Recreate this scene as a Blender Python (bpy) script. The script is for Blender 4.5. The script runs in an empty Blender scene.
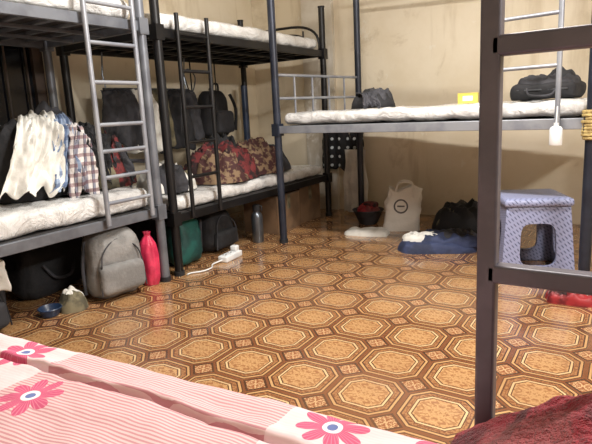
import bpy, bmesh, math, random
from mathutils import Vector, Matrix, noise
random.seed(3)
V=Vector
# ------------------------------------------------------------ materials
def lin(c):
    o=[]
    for x in c[:3]:
        x/=255.0
        o.append(x/12.92 if x<=0.04045 else ((x+0.055)/1.055)**2.4)
    return (o[0],o[1],o[2],1)
class NT:
    def __init__(s,name,rough=.6,metal=0,coat=0,spec=None):
        s.mat=bpy.data.materials.new(name); s.mat.use_nodes=True
        s.nt=s.mat.node_tree; s.n=s.nt.nodes; s.l=s.nt.links
        s.b=s.n['Principled BSDF']
        s.b.inputs['Roughness'].default_value=rough
        s.b.inputs['Metallic'].default_value=metal
        s.b.inputs['Coat Weight'].default_value=coat
        s.b.inputs['Coat Roughness'].default_value=.15
        if spec is not None: s.b.inputs['Specular IOR Level'].default_value=spec
        s.tc=s.n.new('ShaderNodeTexCoord')
        s.obj=s.tc.outputs['Object']
    def put(s,inp,v):
        if isinstance(v,(int,float)): inp.default_value=v
        elif isinstance(v,tuple): inp.default_value=v
        else: s.l.new(v,inp)
    def m(s,op,a,b=0,c=None):
        n=s.n.new('ShaderNodeMath'); n.operation=op
        s.put(n.inputs[0],a); s.put(n.inputs[1],b)
        if c is not None: s.put(n.inputs[2],c)
        return n.outputs[0]
    def sep(s,v=None):
        n=s.n.new('ShaderNodeSeparateXYZ'); s.l.new(v or s.obj,n.inputs[0]); return n.outputs
    def comb(s,x,y,z=0):
        n=s.n.new('ShaderNodeCombineXYZ'); s.put(n.inputs[0],x);s.put(n.inputs[1],y);s.put(n.inputs[2],z); return n.outputs[0]
    def mix(s,f,a,b):
        n=s.n.new('ShaderNodeMix'); n.data_type='RGBA'
        s.put(n.inputs[0],f); s.put(n.inputs[6],a); s.put(n.inputs[7],b); return n.outputs[2]
    def noise(s,scale,detail=4,vec=None,rough=.55,dist=0):
        n=s.n.new('ShaderNodeTexNoise'); n.inputs['Scale'].default_value=scale; n.inputs['Detail'].default_value=detail
        n.inputs['Roughness'].default_value=rough; n.inputs['Distortion'].default_value=dist
        s.l.new(vec or s.obj,n.inputs['Vector']); return n.outputs['Fac']
    def ramp(s,f,stops,const=False):
        n=s.n.new('ShaderNodeValToRGB'); cr=n.color_ramp
        if const: cr.interpolation='CONSTANT'
        while len(cr.elements)<len(stops): cr.elements.new(.5)
        for e,(p,c) in zip(cr.elements,stops): e.position=p; e.color=c
        s.l.new(f,n.inputs[0]); return n.outputs[0]
    def col(s,v): s.put(s.b.inputs['Base Color'],v)
    def bump(s,h,st=.3,dist=.01):
        n=s.n.new('ShaderNodeBump'); n.inputs['Strength'].default_value=st; n.inputs['Distance'].default_value=dist
        s.l.new(h,n.inputs['Height']); s.l.new(n.outputs[0],s.b.inputs['Normal'])
    def sm(s,x,a,b):
        n=s.n.new('ShaderNodeMapRange'); n.interpolation_type='SMOOTHSTEP'
        s.put(n.inputs[0],x); n.inputs[1].default_value=a; n.inputs[2].default_value=b; return n.outputs[0]
def mat(name,c,rough=.6,metal=0,c2=None,ns=8,bump=0,bs=25,coat=0,lo=.4,hi=.6):
    s=NT(name,rough,metal,coat)
    if c2 is None: c2=tuple(x*.75 for x in c); 
    s.col(s.mix(s.sm(s.noise(ns),lo,hi),lin(c2),lin(c)))
    if bump: s.bump(s.noise(bs,5),bump,.01)
    return s.mat

M={}
M['grey']=mat('painted_steel_grey',(112,116,124),.4,.3,(95,98,106),6)
M['grey2']=mat('painted_steel_light',(150,154,162),.4,.3,(130,134,144),6)
M['navy']=mat('painted_steel_navy',(48,54,68),.38,.3,(38,42,54),5)
M['black']=mat('painted_steel_black',(28,28,31),.4,.3,(20,20,22),5)
M['mauve']=mat('painted_steel_mauve',(92,88,98),.42,.2,(82,79,88),12,.05,60)
M['board']=mat('deck_board',(70,66,66),.7,0,(50,48,48),5)
s=NT('plastic_wrapped_mattress',.22,0,.8)
w=s.noise(9,7,rough=.7,dist=1.6)
s.col(s.mix(s.sm(w,.3,.6),lin((210,209,208)),lin((236,236,236))))
s.bump(w,1,.03); M['matt']=s.mat
M['bk']=mat('black_fabric',(32,32,36),.8,0,(20,20,23),9,.5,40)
M['dk']=mat('charcoal_fabric',(62,62,68),.8,0,(42,42,46),9,.5,40)
M['gy']=mat('grey_canvas',(138,137,136),.85,0,(118,117,116),9,.4,60)
M['wt']=mat('white_cotton',(224,222,216),.8,0,(204,202,196),6,.4,30)
M['bl']=mat('blue_cotton',(104,126,164),.8,0,(70,90,126),6,.4,30)
M['nv']=mat('navy_quilt',(52,62,96),.75,0,(36,44,70),8,.6,30)
M['redf']=mat('maroon_floral_blanket',(108,40,42),.85,0,(42,24,26),17,.5,30,lo=.44,hi=.56)
M['brf']=mat('brown_floral_blanket',(128,106,82),.85,0,(66,36,36),21,.5,30,lo=.46,hi=.56)
M['olive']=mat('olive_cloth',(120,112,88),.85,0,(78,74,60),10,.4,30)
M['pink']=mat('pink_plastic_bag',(214,56,92),.35,0,(180,36,72),8,.6,20,.4)
M['teal']=mat('green_fabric_bag',(24,84,78),.6,0,(18,60,58),8,.4,20)
M['card']=mat('cardboard',(120,94,70),.85,0,(100,78,58),6,.1,60)
M['wpl']=mat('white_plastic',(226,228,230),.35,0,(214,216,218),6)
M['bpl']=mat('blue_plastic',(44,62,92),.35,0,(34,50,76),6)
M['rpl']=mat('red_cloth_or_plastic',(150,34,40),.5,0,(96,20,26),12)
M['yel']=mat('yellow_box_card',(214,198,96),.6,0,(200,180,76),6)
M['steel']=mat('bottle_steel',(110,116,124),.3,.8,(94,100,108),5)
M['straw']=mat('straw_tape',(190,168,110),.8,0,(150,128,80),40,.5,80)
M['fram']=mat('window_frame_dark',(70,56,48),.6,0,(52,42,36),6)
s=NT('window_glass',.12); s.col(lin((16,18,24))); M['glass']=s.mat
def strip(s,c,per,w): 
    f=s.m('FRACT',s.m('DIVIDE',c,per)); return s.m('LESS_THAN',f,w)
s=NT('plaid_shirt',.85)
x,y,z=s.sep()
c=s.mix(s.m('MULTIPLY',strip(s,s.m('ADD',y,x),.05,.45),.7),lin((212,206,204)),lin((70,80,112)))
c=s.mix(s.m('MULTIPLY',strip(s,z,.05,.4),.6),c,lin((112,60,66)))
c=s.mix(strip(s,s.m('ADD',y,x),.05,.08),c,lin((30,30,44)))
s.col(c); M['plaid']=s.mat
s=NT('blue_plaid_shirt',.85)
x,y,z=s.sep()
c=s.mix(s.m('MULTIPLY',strip(s,s.m('ADD',y,x),.06,.4),.6),lin((150,166,190)),lin((74,98,140)))
c=s.mix(s.m('MULTIPLY',strip(s,z,.06,.35),.5),c,lin((52,72,112)))
s.col(c); M['bplaid']=s.mat
def dist2(s,a,b,per):
    fa=s.m('SUBTRACT',s.m('FRACT',s.m('DIVIDE',a,per)),.5); fb=s.m('SUBTRACT',s.m('FRACT',s.m('DIVIDE',b,per)),.5)
    return s.m('SQRT',s.m('ADD',s.m('MULTIPLY',fa,fa),s.m('MULTIPLY',fb,fb)))
s=NT('dotted_black_cloth',.8)
x,y,z=s.sep()
s.col(s.mix(s.m('LESS_THAN',dist2(s,x,z,.085),.17),lin((24,24,28)),lin((196,202,206)))); M['dots']=s.mat
def wallmat(name,a,b,c,st=.42):
    s=NT(name,.6)
    x,y,z=s.sep()
    n1=s.noise(1.3,5,rough=.65); n2=s.noise(2.2,7,rough=.66,dist=.5)
    streak=s.noise(1,5,s.comb(s.m('MULTIPLY',x,6),s.m('MULTIPLY',y,6),s.m('MULTIPLY',z,.8)),.6)
    col=s.mix(s.sm(n1,.35,.65),lin(a),lin(b))
    col=s.mix(s.m('MULTIPLY',s.sm(n2,.55,.66),st),col,lin(c))
    col=s.mix(s.m('MULTIPLY',s.sm(streak,.55,.70),st),col,lin(c))
    col=s.mix(s.m('MULTIPLY',s.sm(s.noise(4.5,6,rough=.75),.62,.66),.35),col,lin((234,230,220)))
    s.col(col); s.bump(n2,.2,.012); return s.mat
M['wall']=wallmat('painted_plaster_cream',(228,217,196),(218,205,180),(182,164,134))
M['ceil']=wallmat('painted_ceiling',(228,226,220),(218,214,206),(200,194,184))
M['peel']=wallmat('peeling_paint',(214,208,196),(184,172,152),(236,234,230),.9)
# floor
s=NT('vinyl_floor_octagon_pattern',.2,0,.6)
x,y,z=s.sep()
P=.262
fx=s.m('SUBTRACT',s.m('FRACT',s.m('DIVIDE',s.m('ADD',x,20),P)),.5)
fy=s.m('SUBTRACT',s.m('FRACT',s.m('DIVIDE',s.m('ADD',y,20.07),P)),.5)
a=s.m('ABSOLUTE',fx); b=s.m('ABSOLUTE',fy)
d=s.m('MAXIMUM',s.m('MAXIMUM',a,b),s.m('MULTIPLY',s.m('ADD',a,b),.645))
orn=s.noise(15,3,s.comb(a,b,0),.6,1.5)
orn=s.sm(orn,.44,.56)
orn2=s.sm(s.noise(26,2,s.comb(a,b,3),.6,1.0),.43,.57)
D=lin((82,54,38)); O=lin((146,100,64)); G=lin((186,146,100)); C=lin((208,176,132)); R=lin((118,74,48)); RD=lin((138,84,54))
base=s.ramp(d,[(0,G),(.285,D),(.30,C),(.325,D),(.34,R),(.40,D),(.42,G),(.45,D),(.465,R),(.50,D),(.53,RD)],True)
inner=s.m('LESS_THAN',d,.285)
band=s.m('MULTIPLY',s.m('GREATER_THAN',d,.34),s.m('LESS_THAN',d,.40))
dia=s.m('GREATER_THAN',d,.53)
col=s.mix(s.m('MULTIPLY',inner,s.m('MULTIPLY',orn,.85)),base,lin((140,92,58)))
col=s.mix(s.m('MULTIPLY',band,s.m('MULTIPLY',orn2,.7)),col,lin((174,128,84)))
col=s.mix(s.m('MULTIPLY',dia,s.m('MULTIPLY',orn2,.8)),col,C)
wear=s.noise(2.2,5)
col=s.mix(s.m('MULTIPLY',s.sm(wear,.4,.7),.3),col,lin((132,94,64)))
s.col(col)
s.put(s.b.inputs['Roughness'],s.m('ADD',.10,s.m('MULTIPLY',s.noise(5,4),.16)))
s.bump(s.m('ADD',s.m('MULTIPLY',orn,.06),s.noise(3,3)),.2,.03)
s.b.inputs['Coat Roughness'].default_value=.1
M['floor']=s.mat
# bedding
s=NT('pink_floral_bedsheet',.85)
x,y,z=s.sep()
yy=s.m('ADD',y,s.m('MAXIMUM',0,s.m('SUBTRACT',.45,z)))
st=s.m('LESS_THAN',s.m('FRACT',s.m('DIVIDE',s.m('ADD',s.m('ADD',yy,5),s.m('MULTIPLY',x,-.06)),.0075)),.5)
wob=s.m('MULTIPLY',s.m('SUBTRACT',s.noise(6,2),.5),.02)
xx=s.m('ADD',x,wob)
reg=s.m('MULTIPLY',s.m('GREATER_THAN',xx,-1.0),s.m('LESS_THAN',xx,-.46))
plain=s.mix(s.m('MULTIPLY',st,.3),lin((220,196,198)),lin((214,176,180)))
strp=s.mix(st,lin((212,182,182)),lin((188,134,140)))
col=s.mix(reg,plain,strp)
fl=[(-1.116,.58,.065),(-.923,.476,.062),(-.375,.655,.06),(-.215,.72,.055),(-1.30,.50,.06),(-1.36,.63,.06),(-.30,.45,.06),(-1.2,.32,.06),(-.6,.2,.06),(-1.5,.3,.06)]
for i,(cx,cy,r) in enumerate(fl):
    dx=s.m('SUBTRACT',x,cx); dy=s.m('SUBTRACT',yy,cy)
    rr=s.m('SQRT',s.m('ADD',s.m('MULTIPLY',dx,dx),s.m('MULTIPLY',dy,dy)))
    th=s.m('ARCTAN2',dy,dx)
    pet=s.m('ABSOLUTE',s.m('COSINE',s.m('ADD',s.m('MULTIPLY',th,4.0),i*.7)))
    lim=s.m('MULTIPLY',s.m('ADD',.35,s.m('MULTIPLY',s.m('POWER',pet,.6),.65)),r)
    inside=s.m('LESS_THAN',rr,lim)
    shade=s.m('LESS_THAN',s.m('FRACT',s.m('MULTIPLY',th,7)),.3)
    pc=s.mix(s.m('MULTIPLY',shade,.5),lin((190,78,112)),lin((212,138,160)))
    col=s.mix(inside,col,pc)
    col=s.mix(s.m('LESS_THAN',rr,r*.28),col,lin((228,216,218)))
    col=s.mix(s.m('LESS_THAN',rr,r*.15),col,lin((96,110,160)))
s.col(col); s.bump(s.noise(9,5),.4,.015); M['sheet']=s.mat
s=NT('red_plush_blanket',.95)
n=s.noise(7,3,dist=1.0); n2=s.noise(120,3,rough=.7)
c=s.mix(s.sm(n,.42,.55),lin((104,16,34)),lin((168,38,56)))
c=s.mix(s.m('MULTIPLY',s.sm(s.noise(5,2),.57,.62),.5),c,lin((186,104,104)))
c=s.mix(s.m('MULTIPLY',s.sm(n2,.5,.7),.5),c,lin((60,8,18)))
s.col(c); s.bump(n2,1,.03); s.b.inputs['Sheen Weight'].default_value=.15; M['plush']=s.mat
# stool
s=NT('stool_plastic_woven_dots',.4)
x,y,z=s.sep()
h=s.m('ADD',x,y); h2=s.m('SUBTRACT',x,y)
d1=dist2(s,s.m('ADD',h,s.m('MULTIPLY',z,.35)),s.m('ADD',z,s.m('MULTIPLY',h2,.7)),.02)
k=s.sm(d1,.18,.30)
s.col(s.mix(k,lin((88,94,124)),lin((146,152,186)))); s.bump(k,.5,.004); M['stool']=s.mat
s=NT('bag_white_with_logo',.5)
x,y,z=s.sep()
zz=s.m('SUBTRACT',z,.2); rr=s.m('SQRT',s.m('ADD',s.m('MULTIPLY',x,x),s.m('MULTIPLY',zz,zz)))
ring=s.m('MULTIPLY',s.m('GREATER_THAN',rr,.045),s.m('LESS_THAN',rr,.058))
bar=s.m('MULTIPLY',s.m('LESS_THAN',s.m('ABSOLUTE',x),.03),s.m('LESS_THAN',s.m('ABSOLUTE',zz),.006))
frt=s.m('LESS_THAN',y,0)
s.col(s.mix(s.m('MULTIPLY',frt,s.m('MAXIMUM',ring,bar)),lin((226,222,216)),lin((90,86,86)))); s.bump(s.noise(9,4),.5,.02); M['bag']=s.mat
s=NT('tube_lamp_glow'); s.b.inputs['Emission Color'].default_value=(1,.97,.91,1); s.b.inputs['Emission Strength'].default_value=8; M['glow']=s.mat

# ------------------------------------------------------------ builder
class B:
    def __init__(s): s.v=[];s.f=[];s.mi=[];s.mats=[]
    def add(s,vs,fs,m):
        m=M[m]
        if m not in s.mats: s.mats.append(m)
        k=s.mats.index(m); o=len(s.v)
        s.v+= [V(v) for v in vs]; s.f+=[[i+o for i in f] for f in fs]; s.mi+=[k]*len(fs)
    def box(s,c,sz,m,rz=0):
        c=V(c); R=Matrix.Rotation(rz,3,'Z'); vs=[]
        for i in (-.5,.5):
            for j in (-.5,.5):
                for k in (-.5,.5): vs.append(c+R@V((i*sz[0],j*sz[1],k*sz[2])))
        s.add(vs,[(0,1,3,2),(4,6,7,5),(0,4,5,1),(2,3,7,6),(0,2,6,4),(1,5,7,3)],m)
    def path(s,pts,r,m,n=10,closed=False):
        pts=[V(p) for p in pts]; vs=[];fs=[]
        up=None
        for i,p in enumerate(pts):
            a=pts[max(i-1,0)]; b=pts[min(i+1,len(pts)-1)]; t=(b-a).normalized()
            if up is None:
                up=V((0,0,1)) if abs(t.z)<.9 else V((1,0,0))
            x=up-t*up.dot(t); x.normalize(); y=t.cross(x); up=x
            rr=r(i/(len(pts)-1)) if callable(r) else r
            for k in range(n):
                an=2*math.pi*k/n; vs.append(p+x*math.cos(an)*rr+y*math.sin(an)*rr)
        for i in range(len(pts)-1):
            for k in range(n):
                k2=(k+1)%n; fs.append((i*n+k,i*n+k2,(i+1)*n+k2,(i+1)*n+k))
        fs.append(tuple(range(n))[::-1]); fs.append(tuple((len(pts)-1)*n+k for k in range(n)))
        s.add(vs,fs,m)
    def curve(s,pts,r,m,n=8,sub=6):
        pts=[V(p) for p in pts]; out=[]
        for i in range(len(pts)-1):
            p0=pts[max(i-1,0)];p1=pts[i];p2=pts[i+1];p3=pts[min(i+2,len(pts)-1)]
            for j in range(sub):
                f=j/sub; out.append(.5*((2*p1)+(p2-p0)*f+(2*p0-5*p1+4*p2-p3)*f*f+(3*p1-p0-3*p2+p3)*f**3))
        out.append(pts[-1]); s.path(out,r,m,n)
    def tube(s,p,q,r,m,n=14): s.path([p,q],r,m,n)
    def rbox(s,c,sz,r,m,n=(10,10,6),amp=0,freq=5,seed=0,rz=0,taper=1,sag=0):
        c=V(c); R=Matrix.Rotation(rz,3,'Z'); h=V(sz)/2
        r=min(r,h.x*.98,h.y*.98,h.z*.98); inn=V((h.x-r,h.y-r,h.z-r))
        for ax in range(3):
            for sg in (-1,1):
                a1,a2=(ax+1)%3,(ax+2)%3
                vs=[];fs=[]; n1,n2=n[a1],n[a2]
                for i in range(n1+1):
                    for j in range(n2+1):
                        p=V((0,0,0)); p[ax]=sg*h[ax]
                        p[a1]=-math.cos(math.pi*i/n1)*h[a1] if n1<14 else (-1+2*i/n1)*h[a1]
                        p[a2]=-math.cos(math.pi*j/n2)*h[a2] if n2<14 else (-1+2*j/n2)*h[a2]
                        q=V([max(-inn[k],min(inn[k],p[k])) for k in range(3)])
                        d=p-q
                        if d.length>1e-9: d.normalize()
                        o=q+d*r
                        if amp:
                            dz=noise.fractal(V((o+V((seed*7.3,seed*3.1,seed)))*freq),.6,2.1,5)
                            o+=d*amp*dz
                            if o.z<-h.z: o.z=-h.z
                        t=(o.z/h.z+1)/2
                        k=1+(taper-1)*t
                        o.x*=k;o.y*=k
                        vs.append(c+R@o)
                for i in range(n1):
                    for j in range(n2):
                        q=[i*(n2+1)+j,(i+1)*(n2+1)+j,(i+1)*(n2+1)+j+1,i*(n2+1)+j+1]
                        if sg<0:q.reverse()
                        fs.append(q)
                s.add(vs,fs,m)
    def grid(s,fn,nu,nv,m,closed_u=False):
        vs=[V(fn(i/nu,j/nv)) for i in range(nu+1) for j in range(nv+1)]
        fs=[(i*(nv+1)+j,(i+1)*(nv+1)+j,(i+1)*(nv+1)+j+1,i*(nv+1)+j+1) for i in range(nu) for j in range(nv)]
        s.add(vs,fs,m)
    def lathe(s,prof,c,m,n=24):
        c=V(c)
        s.grid(lambda u,v:c+V((prof[round(v*(len(prof)-1))][0]*math.cos(2*math.pi*u),prof[round(v*(len(prof)-1))][0]*math.sin(2*math.pi*u),prof[round(v*(len(prof)-1))][1])),n,len(prof)-1,m)
    def heap(s,c,sx,sy,h,m,seed=0,rough=.5,freq=5,rz=0,flat=2.5,n=46):
        c=V(c); R=Matrix.Rotation(rz,3,'Z')
        def fn(u,v):
            rad=v; an=2*math.pi*u
            ex=V((math.cos(an),math.sin(an),0))
            sq=1.0
            if flat>5: sq=1/((abs(ex.x)**4+abs(ex.y)**4)**.25)
            k=sq*(1+.16*noise.noise(V((ex.x*1.6+seed*5,ex.y*1.6,seed))))
            x=ex.x*rad*sx/2*k; y=ex.y*rad*sy/2*k
            p=V((x,y,0))*freq+V((seed*11,seed*3,0))
            ridg=1-abs(noise.noise(p+V((noise.noise(p*.7),noise.noise(p*.7+V((9,9,9))),0))*1.2))*2
            z=h*(1-rad**flat)**.55*(1-rough*.5+rough*ridg*.7+rough*.35*noise.noise(p*2.3))
            return c+R@V((x,y,max(0,z)))
        s.grid(fn,n,int(n*.6),m)
    def drape(s,pts,wdir,width,m,amp=.02,nf=3,seed=0,flare=.2,nu=26,nv=26,ragged=.03,wr=.0):
        pts=[V(p) for p in pts]; w=V(wdir).normalized()
        def P(t):
            t=min(max(t,0),.9999)*(len(pts)-1); i=int(t); f=t-i
            p0=pts[max(i-1,0)];p1=pts[i];p2=pts[i+1];p3=pts[min(i+2,len(pts)-1)]
            return .5*((2*p1)+(p2-p0)*f+(2*p0-5*p1+4*p2-p3)*f*f+(3*p1-p0-3*p2+p3)*f**3)
        def fn(u,v):
            p=P(v); t=(P(min(v+.02,1))-P(max(v-.02,0))).normalized(); nrm=w.cross(t)
            f=math.sin(2*math.pi*nf*u+seed+1.5*noise.noise(V((u*3,v*2,seed))))
            f=f*.7+.9*noise.noise(V((u*5,v*4,seed+4)))
            q=p+w*(u-.5)*width*(1+flare*v+.25*noise.noise(V((0,v*3,seed+8))))+nrm*amp*(.35+.65*v)*f+t*ragged*v*noise.noise(V((u*4,0,seed)))*2
            if wr: q+=nrm*wr*(1-2*abs(noise.noise(V((u*7+v*3,v*6,seed+2)))))+nrm*wr*.5*noise.noise(V((u*15,v*12,seed+3)))
            return q
        s.grid(fn,nu,nv,m)
    def obj(s,name,parent=None,loc=(0,0,0),rz=0,smooth=True,bevel=0,solid=0,weld=True):
        me=bpy.data.meshes.new(name); me.from_pydata([tuple(v) for v in s.v],[],s.f)
        for k in s.mats: me.materials.append(k)
        me.polygons.foreach_set('material_index',s.mi); me.update()
        bm=bmesh.new(); bm.from_mesh(me)
        if weld: bmesh.ops.remove_doubles(bm,verts=bm.verts,dist=1e-5)
        bmesh.ops.recalc_face_normals(bm,faces=bm.faces)
        bm.to_mesh(me); bm.free()
        o=bpy.data.objects.new(name,me); bpy.context.scene.collection.objects.link(o)
        o.location=loc; o.rotation_euler=(0,0,rz)
        if parent: o.parent=parent
        if smooth:
            me.polygons.foreach_set('use_smooth',[True]*len(me.polygons))
            try: me.set_sharp_from_angle(angle=math.radians(40))
            except Exception: pass
        if bevel:
            md=o.modifiers.new('bevel','BEVEL'); md.width=bevel; md.segments=2; md.limit_method='ANGLE'
        if solid:
            md=o.modifiers.new('solid','SOLIDIFY'); md.thickness=solid; md.offset=0
        return o
def empty(name,loc=(0,0,0),rz=0):
    e=bpy.data.objects.new(name,None); e.location=loc; e.rotation_euler=(0,0,rz); e.empty_display_size=.1
    bpy.context.scene.collection.objects.link(e); return e

# ------------------------------------------------------------ room
XL,XR,YB,YF,ZC=-3.42,1.6,4.62,-1.1,2.75
def slab(name,c,sz,m):
    b=B(); b.box((0,0,0),sz,m); return b.obj(name,loc=c,smooth=False)
b=B(); b.box((0,0,-.05),(XR-XL+.2,YB-YF+.2,.1),'floor')
o=b.obj('floor',smooth=False); 
for v in o.data.vertices: v.co.x+=(XL+XR)/2; v.co.y+=(YB+YF)/2
slab('ceiling',((XL+XR)/2,(YB+YF)/2,ZC+.05),(XR-XL+.2,YB-YF+.2,.1),'ceil')
slab('wall_left',(XL-.05,(YB+YF)/2,ZC/2),(.1,YB-YF,ZC),'wall')
slab('wall_right',(XR+.05,(YB+YF)/2,ZC/2),(.1,YB-YF,ZC),'wall')
slab('wall_back',((XL+XR)/2,YB+.05,ZC/2),(XR-XL+.2,.1,ZC),'wall')
slab('wall_front',((XL+XR)/2,YF-.05,ZC/2),(XR-XL+.2,.1,ZC),'wall')
slab('trim_1',(-2.62,YB-.02,ZC/2),(.34,.04,ZC),'peel')
# window on left wall
e=empty('window_1',(XL+.035,1.62,1.26))
b=B(); 
for y in (-.5,0,.5): b.box((0,y,0),(.06,.07,.64),'fram')
for z in (-.30,.30): b.box((0,0,z),(.06,1.07,.07),'fram')
for k in range(7): b.tube((.02,-.42+k*.14,-.28),(.02,-.42+k*.14,.28),.007,'fram',8)
b.obj('frame',e,smooth=False)
b=B(); b.box((-.01,0,0),(.01,1,.58),'glass'); b.obj('pane',e,smooth=False)
# lamps: ceiling tube, plus an added fill tube on the right wall
def tubelamp(loc,rz,added_wall=False):
    e=empty('tube_lamp',loc,rz)
    b=B()
    if added_wall: b.box((0,.03,0),(1.25,.05,.09),'wpl')
    else: b.box((0,0,-.03),(1.25,.09,.05),'wpl')
    b.obj('housing',e,smooth=False)
    b=B()
    if added_wall: b.tube((-.6,.075,0),(.6,.075,0),.016,'glow')
    else: b.tube((-.6,0,-.075),(.6,0,-.075),.016,'glow')
    b.obj('tube',e)
tubelamp((-.9,2.0,ZC),0)
tubelamp((XR,1.4,2.15),math.pi/2,True)  # added out-of-view tube, brightens the wall below the upper left bunk

# ------------------------------------------------------------ beds
def bed(name,loc,rz,L,W,H,decks,pm,rm,r=.028,ends=True,boards=True):
    e=empty(name,loc,rz)
    b=B()
    for x in (0,L):
        for y in (0,W):
            b.tube((x,y,0),(x,y,H),r,pm,18)
            b.tube((x,y,0),(x,y,.03),r+.006,'bk',18)
            b.tube((x,y,H),(x,y,H+.012),r+.003,'bk',18)
            for z in decks:
                b.box((x,y,z-.03),(r*2.3,r*2.3,.09),pm)
    b.obj('posts',e)
    b=B()
    for z in decks:
        for y in (0,W): b.box((L/2,y,z-.03),(L-2*r,.03,.055),rm)
        for x in (0,L): b.box((x,W/2,z-.03),(.03,W-2*r,.05),rm)
        n=13
        for i in range(1,n): b.box((L*i/n,W/2,z-.025),(.03,W-.03,.02),rm)
        for y in (W/3,2*W/3): b.box((L/2,y,z-.045),(L-.03,.025,.02),rm)
        if ends:
            for x in (0,L):
                b.tube((x,r,z+.28),(x,W-r,z+.28),.012,rm)
                for k in range(1,4): b.tube((x,W*k/4,z),(x,W*k/4,z+.28),.009,rm,8)
    b.obj('frame_rails',e,bevel=.003)
    if boards:
        b=B()
        for z in decks: b.box((L/2,W/2,z-.008),(L-.06,W-.04,.012),'board')
        b.obj('deck_boards',e,smooth=False)
    return e
def ladder(e,x0,x1,y,z0,z1,m,zs,r=.014,ro=.011,dy=0):
    b=B()
    for x in (x0,x1): b.tube((x,y,z0),(x,y+dy,z1),r,m)
    for z in zs:
        yy=y+dy*(z-z0)/(z1-z0); b.tube((x0,yy,z),(x1,yy,z),ro,m)
    b.obj('ladder',e)
def mattress(e,L,W,h,z,seed):
    b=B(); b.rbox((L/2,W/2,z+h/2+.004),(L-.07,W-.05,h),.04,'matt',(90,36,8),.010,6,seed)
    b.obj('mattress',e)
r90=math.pi/2
eL=bed('bunk_bed',(-2.40,.17,0),r90,2.0,.92,1.95,[.47,1.55],'grey','grey')
ladder(eL,1.60,1.91,-.045,.44,1.72,'grey2',[.56,.70,.84,.98,1.2,1.4,1.6])
mattress(eL,2.0,.92,.12,.47,1)
mattress(eL,2.0,.92,.11,1.55,2)
eB=bed('bunk_bed',(-2.40,2.29,0),r90,2.0,.92,1.9,[.40,1.53],'black','black',ends=False)
ladder(eB,.13,.40,-.042,.36,1.62,'black',[.62,.84,1.06,1.28,1.5])
b=B()
for H2,w in ((.27,.86),(.2,.62)):
    pts=[]
    for k in range(21):
        t=k/20*math.pi; c=math.cos(t); sn=math.sin(t)
        pts.append((2.0,.46-w/2*(abs(c)**.6)*(1 if c>0 else -1),1.5+H2*abs(sn)**.6))
    b.path(pts,.012,'black')
for y in (.2,.46,.72): b.tube((2.0,y,1.5),(2.0,y,1.72),.008,'black',8)
b.obj('arched_headboard',eB)
mattress(eB,2.0,.92,.09,.40,3)
mattress(eB,2.0,.92,.10,1.53,4)
RZ=math.radians(-8); LR=2.09
eR=bed('bunk_bed',(-2.23,3.25,0),RZ,LR,1.1,2.0,[.90],'navy','grey2',ends=False,boards=True)
def RW(x,y,z=0):
    return V((-2.23,3.25,z))+Matrix.Rotation(RZ,3,'Z')@V((x,y,0))
b=B()
for z in (1.10,1.27): b.tube((0,.03,z),(0,1.07,z),.011,'grey2')
for k in range(1,5): b.tube((0,1.1*k/5,.9),(0,1.1*k/5,1.27),.008,'grey2',8)
b.tube((0,.0,1.96),(LR,0,1.96),.015,'grey2'); b.tube((0,1.1,1.96),(LR,1.1,1.96),.015,'grey2')
b.obj('guard_rails',eR)
ladder(eR,1.63,1.94,-.04,.86,1.98,'grey2',[1.16,1.41,1.66,1.88],.013,.010)
mattress(eR,LR,1.1,.085,.90,5)
b=B()
for k in range(9):
    z=.80+k*.016
    b.lathe([(.034,z-.009),(.040+.003*(k%2),z-.006),(.042+.003*(k%2),z),(.040+.003*(k%2),z+.006),(.034,z+.009)],(LR-.003*(k%3),0,0),'straw',18)
b.obj('tape_wrap',eR)
b=B(); b.lathe([(0,-.05),(.028,-.05),(.03,-.045),(.03,.03),(.024,.04),(.012,.045),(.012,.06),(0,.06)],(0,0,0),'wpl'); b.path([(0,0,.06),(0,.01,.1),(.0,.02,.14)],.003,'wpl',6)
b.obj('hanging_bottle',loc=RW(1.95,-.09,.82))

# own bed
eO=bed('bunk_bed',(-1.78,-.27,0),0,2.14,.90,1.9,[.36],'mauve','mauve',ends=True,boards=True)
b=B()
def sqb(p,q,w=.027):
    p=V(p);q=V(q);c=(p+q)/2;d=q-p; b.box(c,(abs(d.x) or w,abs(d.y) or w,abs(d.z) or w),'mauve')
X0,Y0=1.615,1.035
sqb((X0,Y0,.0),(X0,Y0,1.8)); sqb((X0+.42,Y0,.0),(X0+.42,Y0,1.8))
for z in (.22,.49,.755,1.073,1.34,1.61): sqb((X0,Y0,z),(X0+.42,Y0,z),.027)
for z in (.3,1.75):
    for x in (X0,X0+.42): sqb((x,.90,z),(x,Y0,z),.022)
sqb((0,.9,1.75),(2.14,.9,1.75),.03)
b.obj('ladder',eO,bevel=.004)
b=B(); b.rbox((1.07,.45,.42),(2.04,.84,.11),.04,'wt',(40,20,6),.003,3,9); b.obj('mattress',eO)
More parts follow.
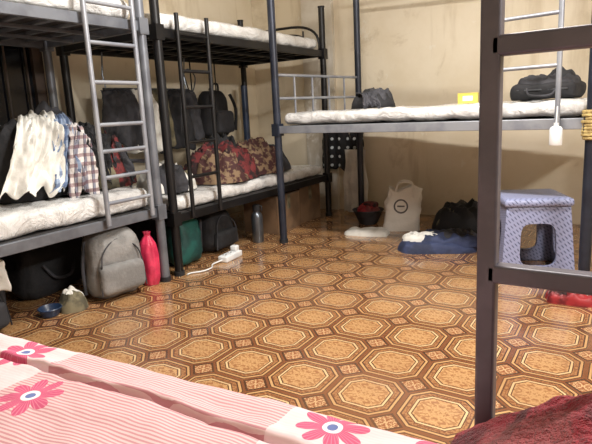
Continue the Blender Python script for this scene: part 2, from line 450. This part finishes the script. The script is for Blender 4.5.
def sheet(u,v):
    x=-1.74+u*2.08
    e=.085*(x+.97)
    t=v*1.30
    Yt=-.20+t
    if t<.82: y=Yt; z=.495
    elif t<.90:
        a=(t-.82)/.08*math.pi/2; y=.62+.045*math.sin(a); z=.495-.045*(1-math.cos(a))
    else: y=.665+.01*math.sin(x*14)*(t-.9)*3; z=.45-(t-.90)
    cl=.545+.012*math.sin(x*5)+.02*noise.noise(V((x*3,0,0)))+.006*noise.noise(V((x*14,3,0)))
    dd=y-cl
    y+=e*min(1,max(0,(t-.3)/.5))
    nz=.010*noise.fractal(V((x*3,y*4,z*3)),.6,2.1,4)
    if t<.85:
        z+=nz+.004
        k=1/(1+math.exp((x+.42)*14))
        z+=k*(.006*math.exp(-((dd-.014)/.012)**2)-.05*math.exp(-(dd/.0045)**2))
        z+=.003*math.sin(y*45+x*6)*math.exp(-((y-.3)/.15)**2)
    else: y+=nz
    return (x,y,z)
b=B(); b.grid(sheet,130,560,'sheet'); b.obj('bedsheet',solid=.002)
b=B()
def plush(u,v):
    x=-.19+u*.5; t=v
    y=.42+.31*min(1,t/.8)
    prof=math.sin(min(1,u*2.2)*math.pi/2)
    z=.512+.115*prof*(math.sin(min(1,(t+.05)/.5)*math.pi/2))**.7
    if t>.72: z-= (t-.72)**2*3.0; 
    z+=.022*noise.fractal(V((x*7,y*7,1)),.5,2.1,3)*prof+.010*math.sin(x*30+y*20)*prof+.003*noise.noise(V((x*90,y*90,0)))
    return (x,y,z)
b.grid(plush,130,100,'plush'); b.obj('red_plush_blanket',solid=.010)

# ------------------------------------------------------------ left bed clothes
b=B()
b.heap((-.05,-.02,0),.52,.80,.40,'bk',5,.3,6,flat=3.2)
b.heap((-.10,.10,.0),.40,.50,.46,'dk',22,.4,7,flat=2.2)
b.heap((.08,.32,0),.36,.34,.28,'redf',9,.7,9)
b.heap((.14,.30,0),.24,.28,.18,'olive',12,.7,12)
K=dict(nu=48,nv=48,wr=.026)
b.drape([(-.16,-.02,.40),(-.02,-.03,.465),(.12,-.09,.41),(.22,-.16,.28),(.255,-.22,.14),(.265,-.26,.03)],(.05,1,0),.15,'wt',.024,1.7,1,1.25,ragged=.09,**K)
b.drape([(-.10,.07,.42),(.02,.07,.45),(.15,.03,.37),(.225,-.02,.25),(.265,-.05,.12),(.28,-.08,.05)],(-.25,1,.15),.12,'bplaid',.024,1.3,2,.6,ragged=.08,**K)
b.drape([(.0,.14,.38),(.08,.14,.39),(.19,.10,.28),(.255,.06,.14),(.285,.03,.01)],(-.15,1,-.15),.13,'plaid',.024,1.2,3,.6,ragged=.08,**K)
b.drape([(-.05,.22,.38),(.08,.23,.37),(.20,.23,.24),(.26,.24,.10)],(-.1,1,.1),.13,'bk',.02,1.3,4,.4,ragged=.05,**K)
b.drape([(.05,.32,.28),(.14,.34,.27),(.24,.35,.17),(.27,.36,.06)],(-.1,1,0),.12,'dk',.02,1.2,6,.2,ragged=.05,**K)
b.obj('clothes_pile',loc=(-2.83,1.76,.606),solid=.003)
# ------------------------------------------------------------ back bed stuff
b=B(); b.heap((0,-.05,0),.58,.74,.25,'redf',3,.7,7); b.heap((.12,-.2,0),.42,.46,.21,'brf',4,.7,9); b.heap((.05,.32,0),.50,.5,.25,'brf',6,.7,9); b.heap((.1,.48,0),.36,.40,.20,'dk',16,.7,9); b.heap((-.12,.1,.0),.34,.40,.32,'bk',17,.6,9)
b.obj('floral_blanket',loc=(-2.76,3.24,.506))
b=B(); b.heap((0,0,0),.45,.40,.16,'wt',13,.8,9); b.heap((.08,-.03,0),.3,.28,.17,'dk',14,.8,10); b.heap((.02,.08,0),.3,.26,.13,'olive',15,.8,10)
b.obj('folded_laundry',loc=(-2.74,2.56,.506))
b=B(); b.rbox((0,0,.21),(.2,.34,.42),.09,'bk',(10,12,12),.02,4,3,taper=.85); b.rbox((.11,0,.14),(.08,.26,.2),.04,'dk',(8,10,8),.01,5,4)
b.curve([(.02,-.06,.42),(.04,-.03,.47),(.04,.03,.47),(.02,.06,.42)],.009,'bk'); b.curve([(.1,-.12,.38),(.15,-.13,.25),(.14,-.12,.06)],.014,'bk'); b.curve([(.1,.12,.38),(.15,.13,.25),(.14,.12,.06)],.014,'bk')
b.tube((-.09,-.16,.3),(-.09,-.16,.75),.006,'bk',8); b.tube((-.09,.16,.3),(-.09,.16,.75),.006,'bk',8)
ob=b.obj('black_backpack',loc=(-3.17,3.62,.80))
b=B()
b.tube((0,-.42,.0),(0,.42,.0),.008,'steel',8)
for i,(m,w) in enumerate((('dk',.2),('wt',.2),('olive',.16),('bk',.22),('dk',.18))):
    y=-.33+i*.165
    b.drape([(.01,y,.0),(.05,y,-.06),(.06,y,-.22),(.07,y,-.42-.05*(i%2))],(0.35,1,0),w,m,.03,1.6,i,.6,30,30,wr=.012)
for y in (-.4,.4): b.path([(0,y,0),(-.02,y,.1),(0,y,.25)],.004,'steel',6)
b.obj('hanging_clothes',loc=(-3.12,2.85,1.22),solid=.004)
b=B(); b.curve([(0,0,.5),(.02,.02,.3),(.0,.1,.15),(.02,.13,.25),(.03,.05,.3),(.02,0,.2),(.0,-.02,-.1)],.004,'bk',6); b.obj('hanging_cable',loc=(-2.46,2.5,1.0))
b=B(); b.tube((0,0,0),(0,0,.75),.03,'bpl'); b.tube((0,0,.75),(0,0,.76),.025,'bk'); b.obj('rolled_mat',loc=(-3.2,4.12,.52))
b=B(); b.drape([(0,0,.45),(0,-.01,.3),(0,-.015,.15),(0,-.02,0)],(1,0,0),.30,'dots',.02,2,2,.05,ragged=.03,wr=.01)
b.drape([(.24,-.02,.45),(.24,-.03,.36),(.24,-.035,.28),(.24,-.03,.20)],(1,0,0),.14,'dots',.015,1,5,.05,ragged=.03,wr=.01)
b.tube((-.17,0,.45),(.33,0,.45),.006,'steel',8); b.obj('dotted_cloth',loc=(-2.42,4.52,.42),solid=.004)
b=B(); b.drape([(0,0,.62),(0,-.01,.4),(0,-.015,.2),(0,-.02,0.02)],(1,0,0),.22,'wt',.02,2,7,.15,wr=.006,ragged=.01); b.obj('white_curtain',loc=(-2.18,4.44,.0),solid=.003)
# ------------------------------------------------------------ under left bed
def backpack(name,loc,rz,w,dp,h,m,m2,seed,pocket=True):
    b=B()
    b.rbox((0,0,h/2),(dp,w,h),.10,m,(12,12,12),.02,4,seed,taper=.80)
    if pocket: b.rbox((dp/2-.012,0,h*.32),(.07,w*.78,h*.42),.034,m,(10,10,10),.006,5,seed+1)
    b.curve([(dp/2+.0,-w*.40,h*.12),(dp/2+.0,-w*.36,h*.5),(dp/2-.015,-w*.28,h*.72),(dp/2-.035,0,h*.86),(dp/2-.015,w*.28,h*.72),(dp/2+.0,w*.36,h*.5),(dp/2,w*.4,h*.12)],.004,m2,8)
    b.curve([(0,-.05,h*.96),(0,-.03,h*1.03),(0,.03,h*1.03),(0,.05,h*.96)],.007,m2,8)
    b.curve([(-.02,w/2-.03,h*.85),(0,w/2+.005,h*.5),(-.01,w/2+.0,h*.1)],.010,m2,8)
    b.curve([(-.02,-w/2+.03,h*.85),(0,-w/2-.005,h*.5),(-.01,-w/2,h*.1)],.010,m2,8)
    return b.obj(name,loc=loc,rz=rz)
backpack('grey_backpack',(-2.50,1.87,0),-.2,.34,.25,.40,'gy','dk',2)
def sack(name,loc,sx,sy,h,m,seed,knot=True):
    b=B()
    def fn(u,v):
        an=2*math.pi*u; 
        pr=[(0.0,0),(.8,.0),(1,.12),(1.05,.35),(1.0,.58),(.82,.78),(.5,.88),(.3,.93),(.4,1.0)]
        t=v*(len(pr)-1); i=min(int(t),len(pr)-2); f=t-i
        R=pr[i][0]*(1-f)+pr[i+1][0]*f; z=(pr[i][1]*(1-f)+pr[i+1][1]*f)*h
        k=1+.16*noise.noise(V((math.cos(an)*2+seed,math.sin(an)*2,z*8)))+.07*math.sin(an*9+seed)*v
        return (R*k*sx/2*math.cos(an),R*k*sy/2*math.sin(an),z)
    b.grid(fn,48,30,m)
    return b.obj(name,loc=loc,solid=.003)
sack('pink_plastic_bag',(-2.44,2.09,0),.12,.10,.33,'pink',3)
backpack('duffel_bag',(-2.66,1.06,0),.0,.5,.3,.33,'dk','bk',6)
b=B(); b.heap((0,0,0),.3,.44,.09,'wt',21,.7,9); b.drape([(.06,.02,.05),(.13,.02,.06),(.17,.02,.0),(.185,.02,-.12)],(0,1,0),.26,'wt',.02,2,4,.1,wr=.01)
b.obj('folded_cloth',loc=(-2.66,1.10,.336),solid=.003)
b=B(); b.lathe([(r*.7,z*.7) for r,z in [(0,0),(.05,0),(.06,.005),(.082,.06),(.088,.062),(.084,.068),(.076,.06),(.055,.012),(0,.01)]],(0,0,0),'bpl'); b.obj('blue_plastic_bowl',loc=(-2.54,1.48,0))
b=B(); b.heap((0,0,0),.16,.15,.09,'olive',7,.8,12,flat=3); b.heap((-.01,.01,.02),.13,.13,.08,'wt',8,.8,14,flat=3); b.obj('crumpled_rags',loc=(-2.52,1.60,0))
def holdall(loc,w=.34,l=.46,h=.32,m='bk',seed=8):
    b=B(); b.rbox((0,0,h/2),(w,l,h),.1,m,(12,12,10),.03,4,seed); b.curve([(w/2-.01,-.1,h*.6),(w/2+.03,-.05,h*.35),(w/2+.03,.05,h*.35),(w/2-.01,.1,h*.6)],.01,'dk'); b.obj('black_holdall',loc=loc)
holdall((-3.0,1.75,0)); holdall((-2.62,.5,0),.3,.44,.26,seed=18); holdall((-2.98,1.15,0),.26,.5,.34,seed=19)
# ------------------------------------------------------------ under back bed
b=B(); b.rbox((0,0,.165),(.22,.26,.33),.09,'teal',(10,12,12),.02,5,2,taper=.85); b.curve([(.06,-.06,.3),(.07,-.03,.345),(.07,.03,.345),(.06,.06,.3)],.006,'teal'); b.obj('green_bag',loc=(-2.56,2.50,0))
backpack('black_bag',(-2.60,2.88,0),.1,.34,.22,.31,'bk','dk',9)
b=B(); b.lathe([(0,0),(.042,0),(.046,.01),(.046,.2),(.04,.225),(.026,.24),(.026,.25)],(0,0,0),'steel'); b.lathe([(.03,.25),(.031,.252),(.031,.29),(.024,.298),(0,.3)],(0,0,0),'bk'); b.curve([(.03,0,.28),(.05,0,.29),(.05,0,.25)],.005,'bk',6); b.obj('water_bottle',loc=(-2.44,3.20,0))
def carton(name,loc,sz,rz):
    b=B(); x,y,z=sz
    b.box((0,0,z/2),(x,y,z),'card'); b.box((0,0,z+.002),(.05,y,.003),'olive')
    b.box((x/4+.004,0,z+.004),(x/2-.012,y,.004),'card'); b.box((-x/4-.004,0,z+.004),(x/2-.012,y,.004),'card')
    b.box((x/2+.001,0,z*.8),(.002,.05,z*.4),'olive')
    return b.obj(name,loc=loc,rz=rz,smooth=False,bevel=.004)
carton('cardboard_box',(-2.60,3.64,0),(.34,.38,.31),.05)
carton('cardboard_box',(-2.62,4.06,0),(.32,.34,.33),-.04)
holdall((-3.05,3.2,0),.3,.4,.3,'dk',28); holdall((-3.02,2.6,0),.3,.4,.3,'bk',29)
# power strip
b=B(); b.rbox((0,0,.022),(.075,.20,.044),.008,'wpl',(6,6,6))
for k in range(3):
    b.box((0,-.06+k*.06,.046),(.045,.045,.004),'wpl'); 
    for dx,dy in ((0,.012),(-.011,-.009),(.011,-.009)): b.box((dx,-.06+k*.06+dy,.0485),(.006,.008,.002),'bk')
b.rbox((0,.06,.065),(.05,.05,.04),.01,'wpl',(6,6,6))
b.curve([(0,-.1,.02),(-.03,-.17,.008),(.01,-.24,.008),(.0,-.32,.008),(-.05,-.38,.008),(-.05,-.42,.01)],.005,'wpl',8)
b.obj('power_strip',loc=(-2.33,2.72,0),rz=.1)
# ------------------------------------------------------------ on right bed
b=B()
b.heap((0,0,0),.28,.22,.09,'bk',31,.7,14,flat=6); b.heap((.02,0,.03),.21,.17,.085,'dk',32,.7,16,flat=6); b.heap((-.02,.0,.06),.13,.12,.07,'bk',33,.6,18)
b.drape([(-.05,-.05,.11),(0.02,-.09,.1),(.06,-.125,.05),(.07,-.13,.01)],(1,.3,0),.1,'dk',.01,2,3,wr=.01)
b.obj('folded_black_clothes',loc=RW(.70,.22,.996),rz=RZ,solid=.002)
b=B(); b.box((0,0,.03),(.12,.08,.06),'yel'); b.box((0,0,.062),(.122,.082,.004),'yel'); b.box((0,-.041,.03),(.06,.002,.03),'wpl'); b.obj('yellow_box',loc=RW(1.32,.35,.996),rz=RZ+.3,smooth=False,bevel=.002)
b=B()
b.rbox((0,0,.045),(.34,.24,.09),.03,'bk',(16,14,8),.012,6,3); b.box((0,-.121,.055),(.26,.004,.008),'steel')
b.heap((0,0,.07),.32,.22,.06,'dk',41,.7,14,flat=7); b.heap((.07,0,.09),.16,.15,.07,'bk',42,.6,16)
b.curve([(-.08,-.11,.07),(-.06,-.14,.03),(.02,-.15,.02),(.06,-.14,.03),(.08,-.11,.07)],.006,'dk')
b.obj('laptop_bag',loc=RW(1.80,.30,.996),rz=RZ)
# ------------------------------------------------------------ floor items back
def shopping():
    b=B()
    h=.35
    def fn(u,v):
        an=2*math.pi*u; cx=math.cos(an); sy=math.sin(an)
        X=.15*(abs(cx)**.5)*(1 if cx>0 else -1); Y=.07*(abs(sy)**.5)*(1 if sy>0 else -1)
        Y*=1-.65*v; z=h*v
        nn=.02*noise.fractal(V((X*9,Y*9,z*8)),.6,2,3)*(.3+v)
        return (X*(1-.1*v)+nn+.03*v,Y+nn,z+(.05*noise.noise(V((X*8,Y*8,0))) if v>.5 else 0))
    b.grid(fn,48,20,'bag')
    vs=[V(fn(i/48,0)) for i in range(48)]; b.add(vs,[tuple(range(48))],'bag')
    for y in (-.03,.03): b.curve([(-.04,y,h-.03),(-.02,y,h+.03),(.03,y*1.5,h+.05),(.09,y,h+.03),(.09,y,h-.03)],.006,'bag',6)
    b.obj('shopping_bag',loc=(-1.55,3.98,0),rz=math.radians(20),solid=.002)
shopping()
b=B(); b.heap((0,0,0),.56,.40,.20,'bk',11,.7,7,flat=6); b.heap((.12,.03,.05),.34,.3,.18,'dk',12,.6,8); b.heap((-.13,-.05,.02),.28,.25,.17,'olive',17,.7,9); b.obj('dark_clothes_heap',loc=(-1.03,4.07,0),rz=.25)
b=B(); b.heap((0,0,0),.56,.32,.075,'nv',51,.6,9,rz=.45,flat=8); b.heap((.06,.03,.035),.44,.26,.07,'nv',52,.7,11,rz=.38,flat=8); b.heap((.12,.08,.07),.28,.18,.05,'dk',54,.7,12,rz=.3,flat=7)
b.heap((-.10,-.05,.065),.28,.15,.045,'wt',53,.7,13,rz=.4,flat=7); b.obj('folded_quilt',loc=(-1.10,3.53,.0))
b=B(); b.heap((0,0,0),.36,.18,.045,'wt',55,.5,9,rz=.2,flat=6); b.obj('small_pillow',loc=(-1.74,3.74,0),rz=0)
b=B(); b.lathe([(0,0),(.07,0),(.08,.01),(.13,.12),(.14,.125),(.135,.13),(.122,.12),(.07,.02),(0,.02)],(0,0,0),'dk'); b.heap((0,0,.1),.22,.22,.07,'rpl',3,.8,16); b.rbox((.03,0,.17),(.12,.08,.05),.02,'redf',(8,8,6),.01,9,1)
b.obj('wash_basin',loc=(-1.90,4.10,0))
b=B(); b.heap((0,0,0),.22,.14,.05,'rpl',5,.8,18,flat=6); b.heap((.04,.02,.01),.10,.08,.05,'wt',6,.8,20); b.heap((-.04,.0,.01),.12,.1,.055,'redf',6,.8,20); b.obj('red_cloth',loc=(-.21,2.80,0))

# ------------------------------------------------------------ stool
def stool(loc,rz):
    b=B(); H=.46; bw=.195; tw=.165
    def side(rot):
        R=Matrix.Rotation(rot,3,'Z')
        N=64
        def outer(an):
            c,sn=math.cos(an),math.sin(an); k=1/max(abs(c),abs(sn)); return c*k,sn*k
        def pos(X,Z):
            z=(Z+1)/2*(H-.04); w=bw+(tw-bw)*(Z+1)/2
            return R@V((X*w,-w,z))
        g=[]
        for lv in range(7):
            t=lv/6
            for i in range(N):
                an=2*math.pi*i/N; ox,oz=outer(an)
                c,sn=math.cos(an),math.sin(an)
                ix=.54*(abs(c)**.45)*(1 if c>0 else -1); iz=-.04+.58*(abs(sn)**.45)*(1 if sn>0 else -1)
                g.append(pos(ox*(1-t)+ix*t,oz*(1-t)+iz*t))
        fs=[(l*N+i,l*N+(i+1)%N,(l+1)*N+(i+1)%N,(l+1)*N+i) for l in range(6) for i in range(N)]
        b.add(g,fs,'stool')
        lip=[g[6*N+i] for i in range(N)]; lip2=[p+R@V((0,.018,0)) for p in lip]
        b.add(lip+lip2,[(i,(i+1)%N,N+(i+1)%N,N+i) for i in range(N)],'stool')
    for k in range(4): side(k*math.pi/2)
    b.rbox((0,0,H-.022),(.365,.365,.045),.02,'stool',(14,14,6))
    b.obj('plastic_stool',loc=loc,rz=rz,solid=.006)
stool((-.47,3.24,0),math.radians(24))

# ------------------------------------------------------------ lights
def area(name,loc,e,sx,sy,rot=(0,0,0),col=(1,.96,.90)):
    l=bpy.data.lights.new(name,'AREA'); l.shape='RECTANGLE'; l.size=sx; l.size_y=sy; l.energy=e; l.color=col
    o=bpy.data.objects.new(name,l); o.location=loc; o.rotation_euler=rot; bpy.context.scene.collection.objects.link(o)
area('tube_lamp_light',(-.9,2.0,2.62),100,1.2,.12)
area('added_wall_fill_light',(XR-.13,1.4,2.15),78,.12,1.2,(0,math.radians(80),0))  # fill light for the added wall tube, reaches in under the upper bunk
w=bpy.data.worlds.new('world'); bpy.context.scene.world=w; w.use_nodes=True
w.node_tree.nodes['Background'].inputs[0].default_value=(.8,.85,1,1); w.node_tree.nodes['Background'].inputs[1].default_value=.05

# ------------------------------------------------------------ camera
PD=10.7
p=math.radians(PD); yaw=math.radians(32.9); ro=math.radians(2.9)
F=V((-math.sin(yaw),math.cos(yaw),0)); R0=V((math.cos(yaw),math.sin(yaw),0))
fw=F*math.cos(p)-V((0,0,1))*math.sin(p); U0=R0.cross(fw)
cu=U0*math.cos(ro)+R0*math.sin(ro); cr=R0*math.cos(ro)-U0*math.sin(ro)
cam=bpy.data.cameras.new('camera'); co=bpy.data.objects.new('camera',cam); bpy.context.scene.collection.objects.link(co)
mm=Matrix((cr,cu,-fw)).transposed().to_4x4(); mm.translation=V((0,0,1.0)); co.matrix_world=mm
cam.sensor_width=36; cam.lens=520/592*36; cam.clip_start=.02
cam.shift_y=-(520*(math.tan(math.radians(12))-math.tan(p)))/592
bpy.context.scene.camera=co
bpy.context.scene.view_settings.view_transform='Standard'
bpy.context.scene.view_settings.exposure=.0
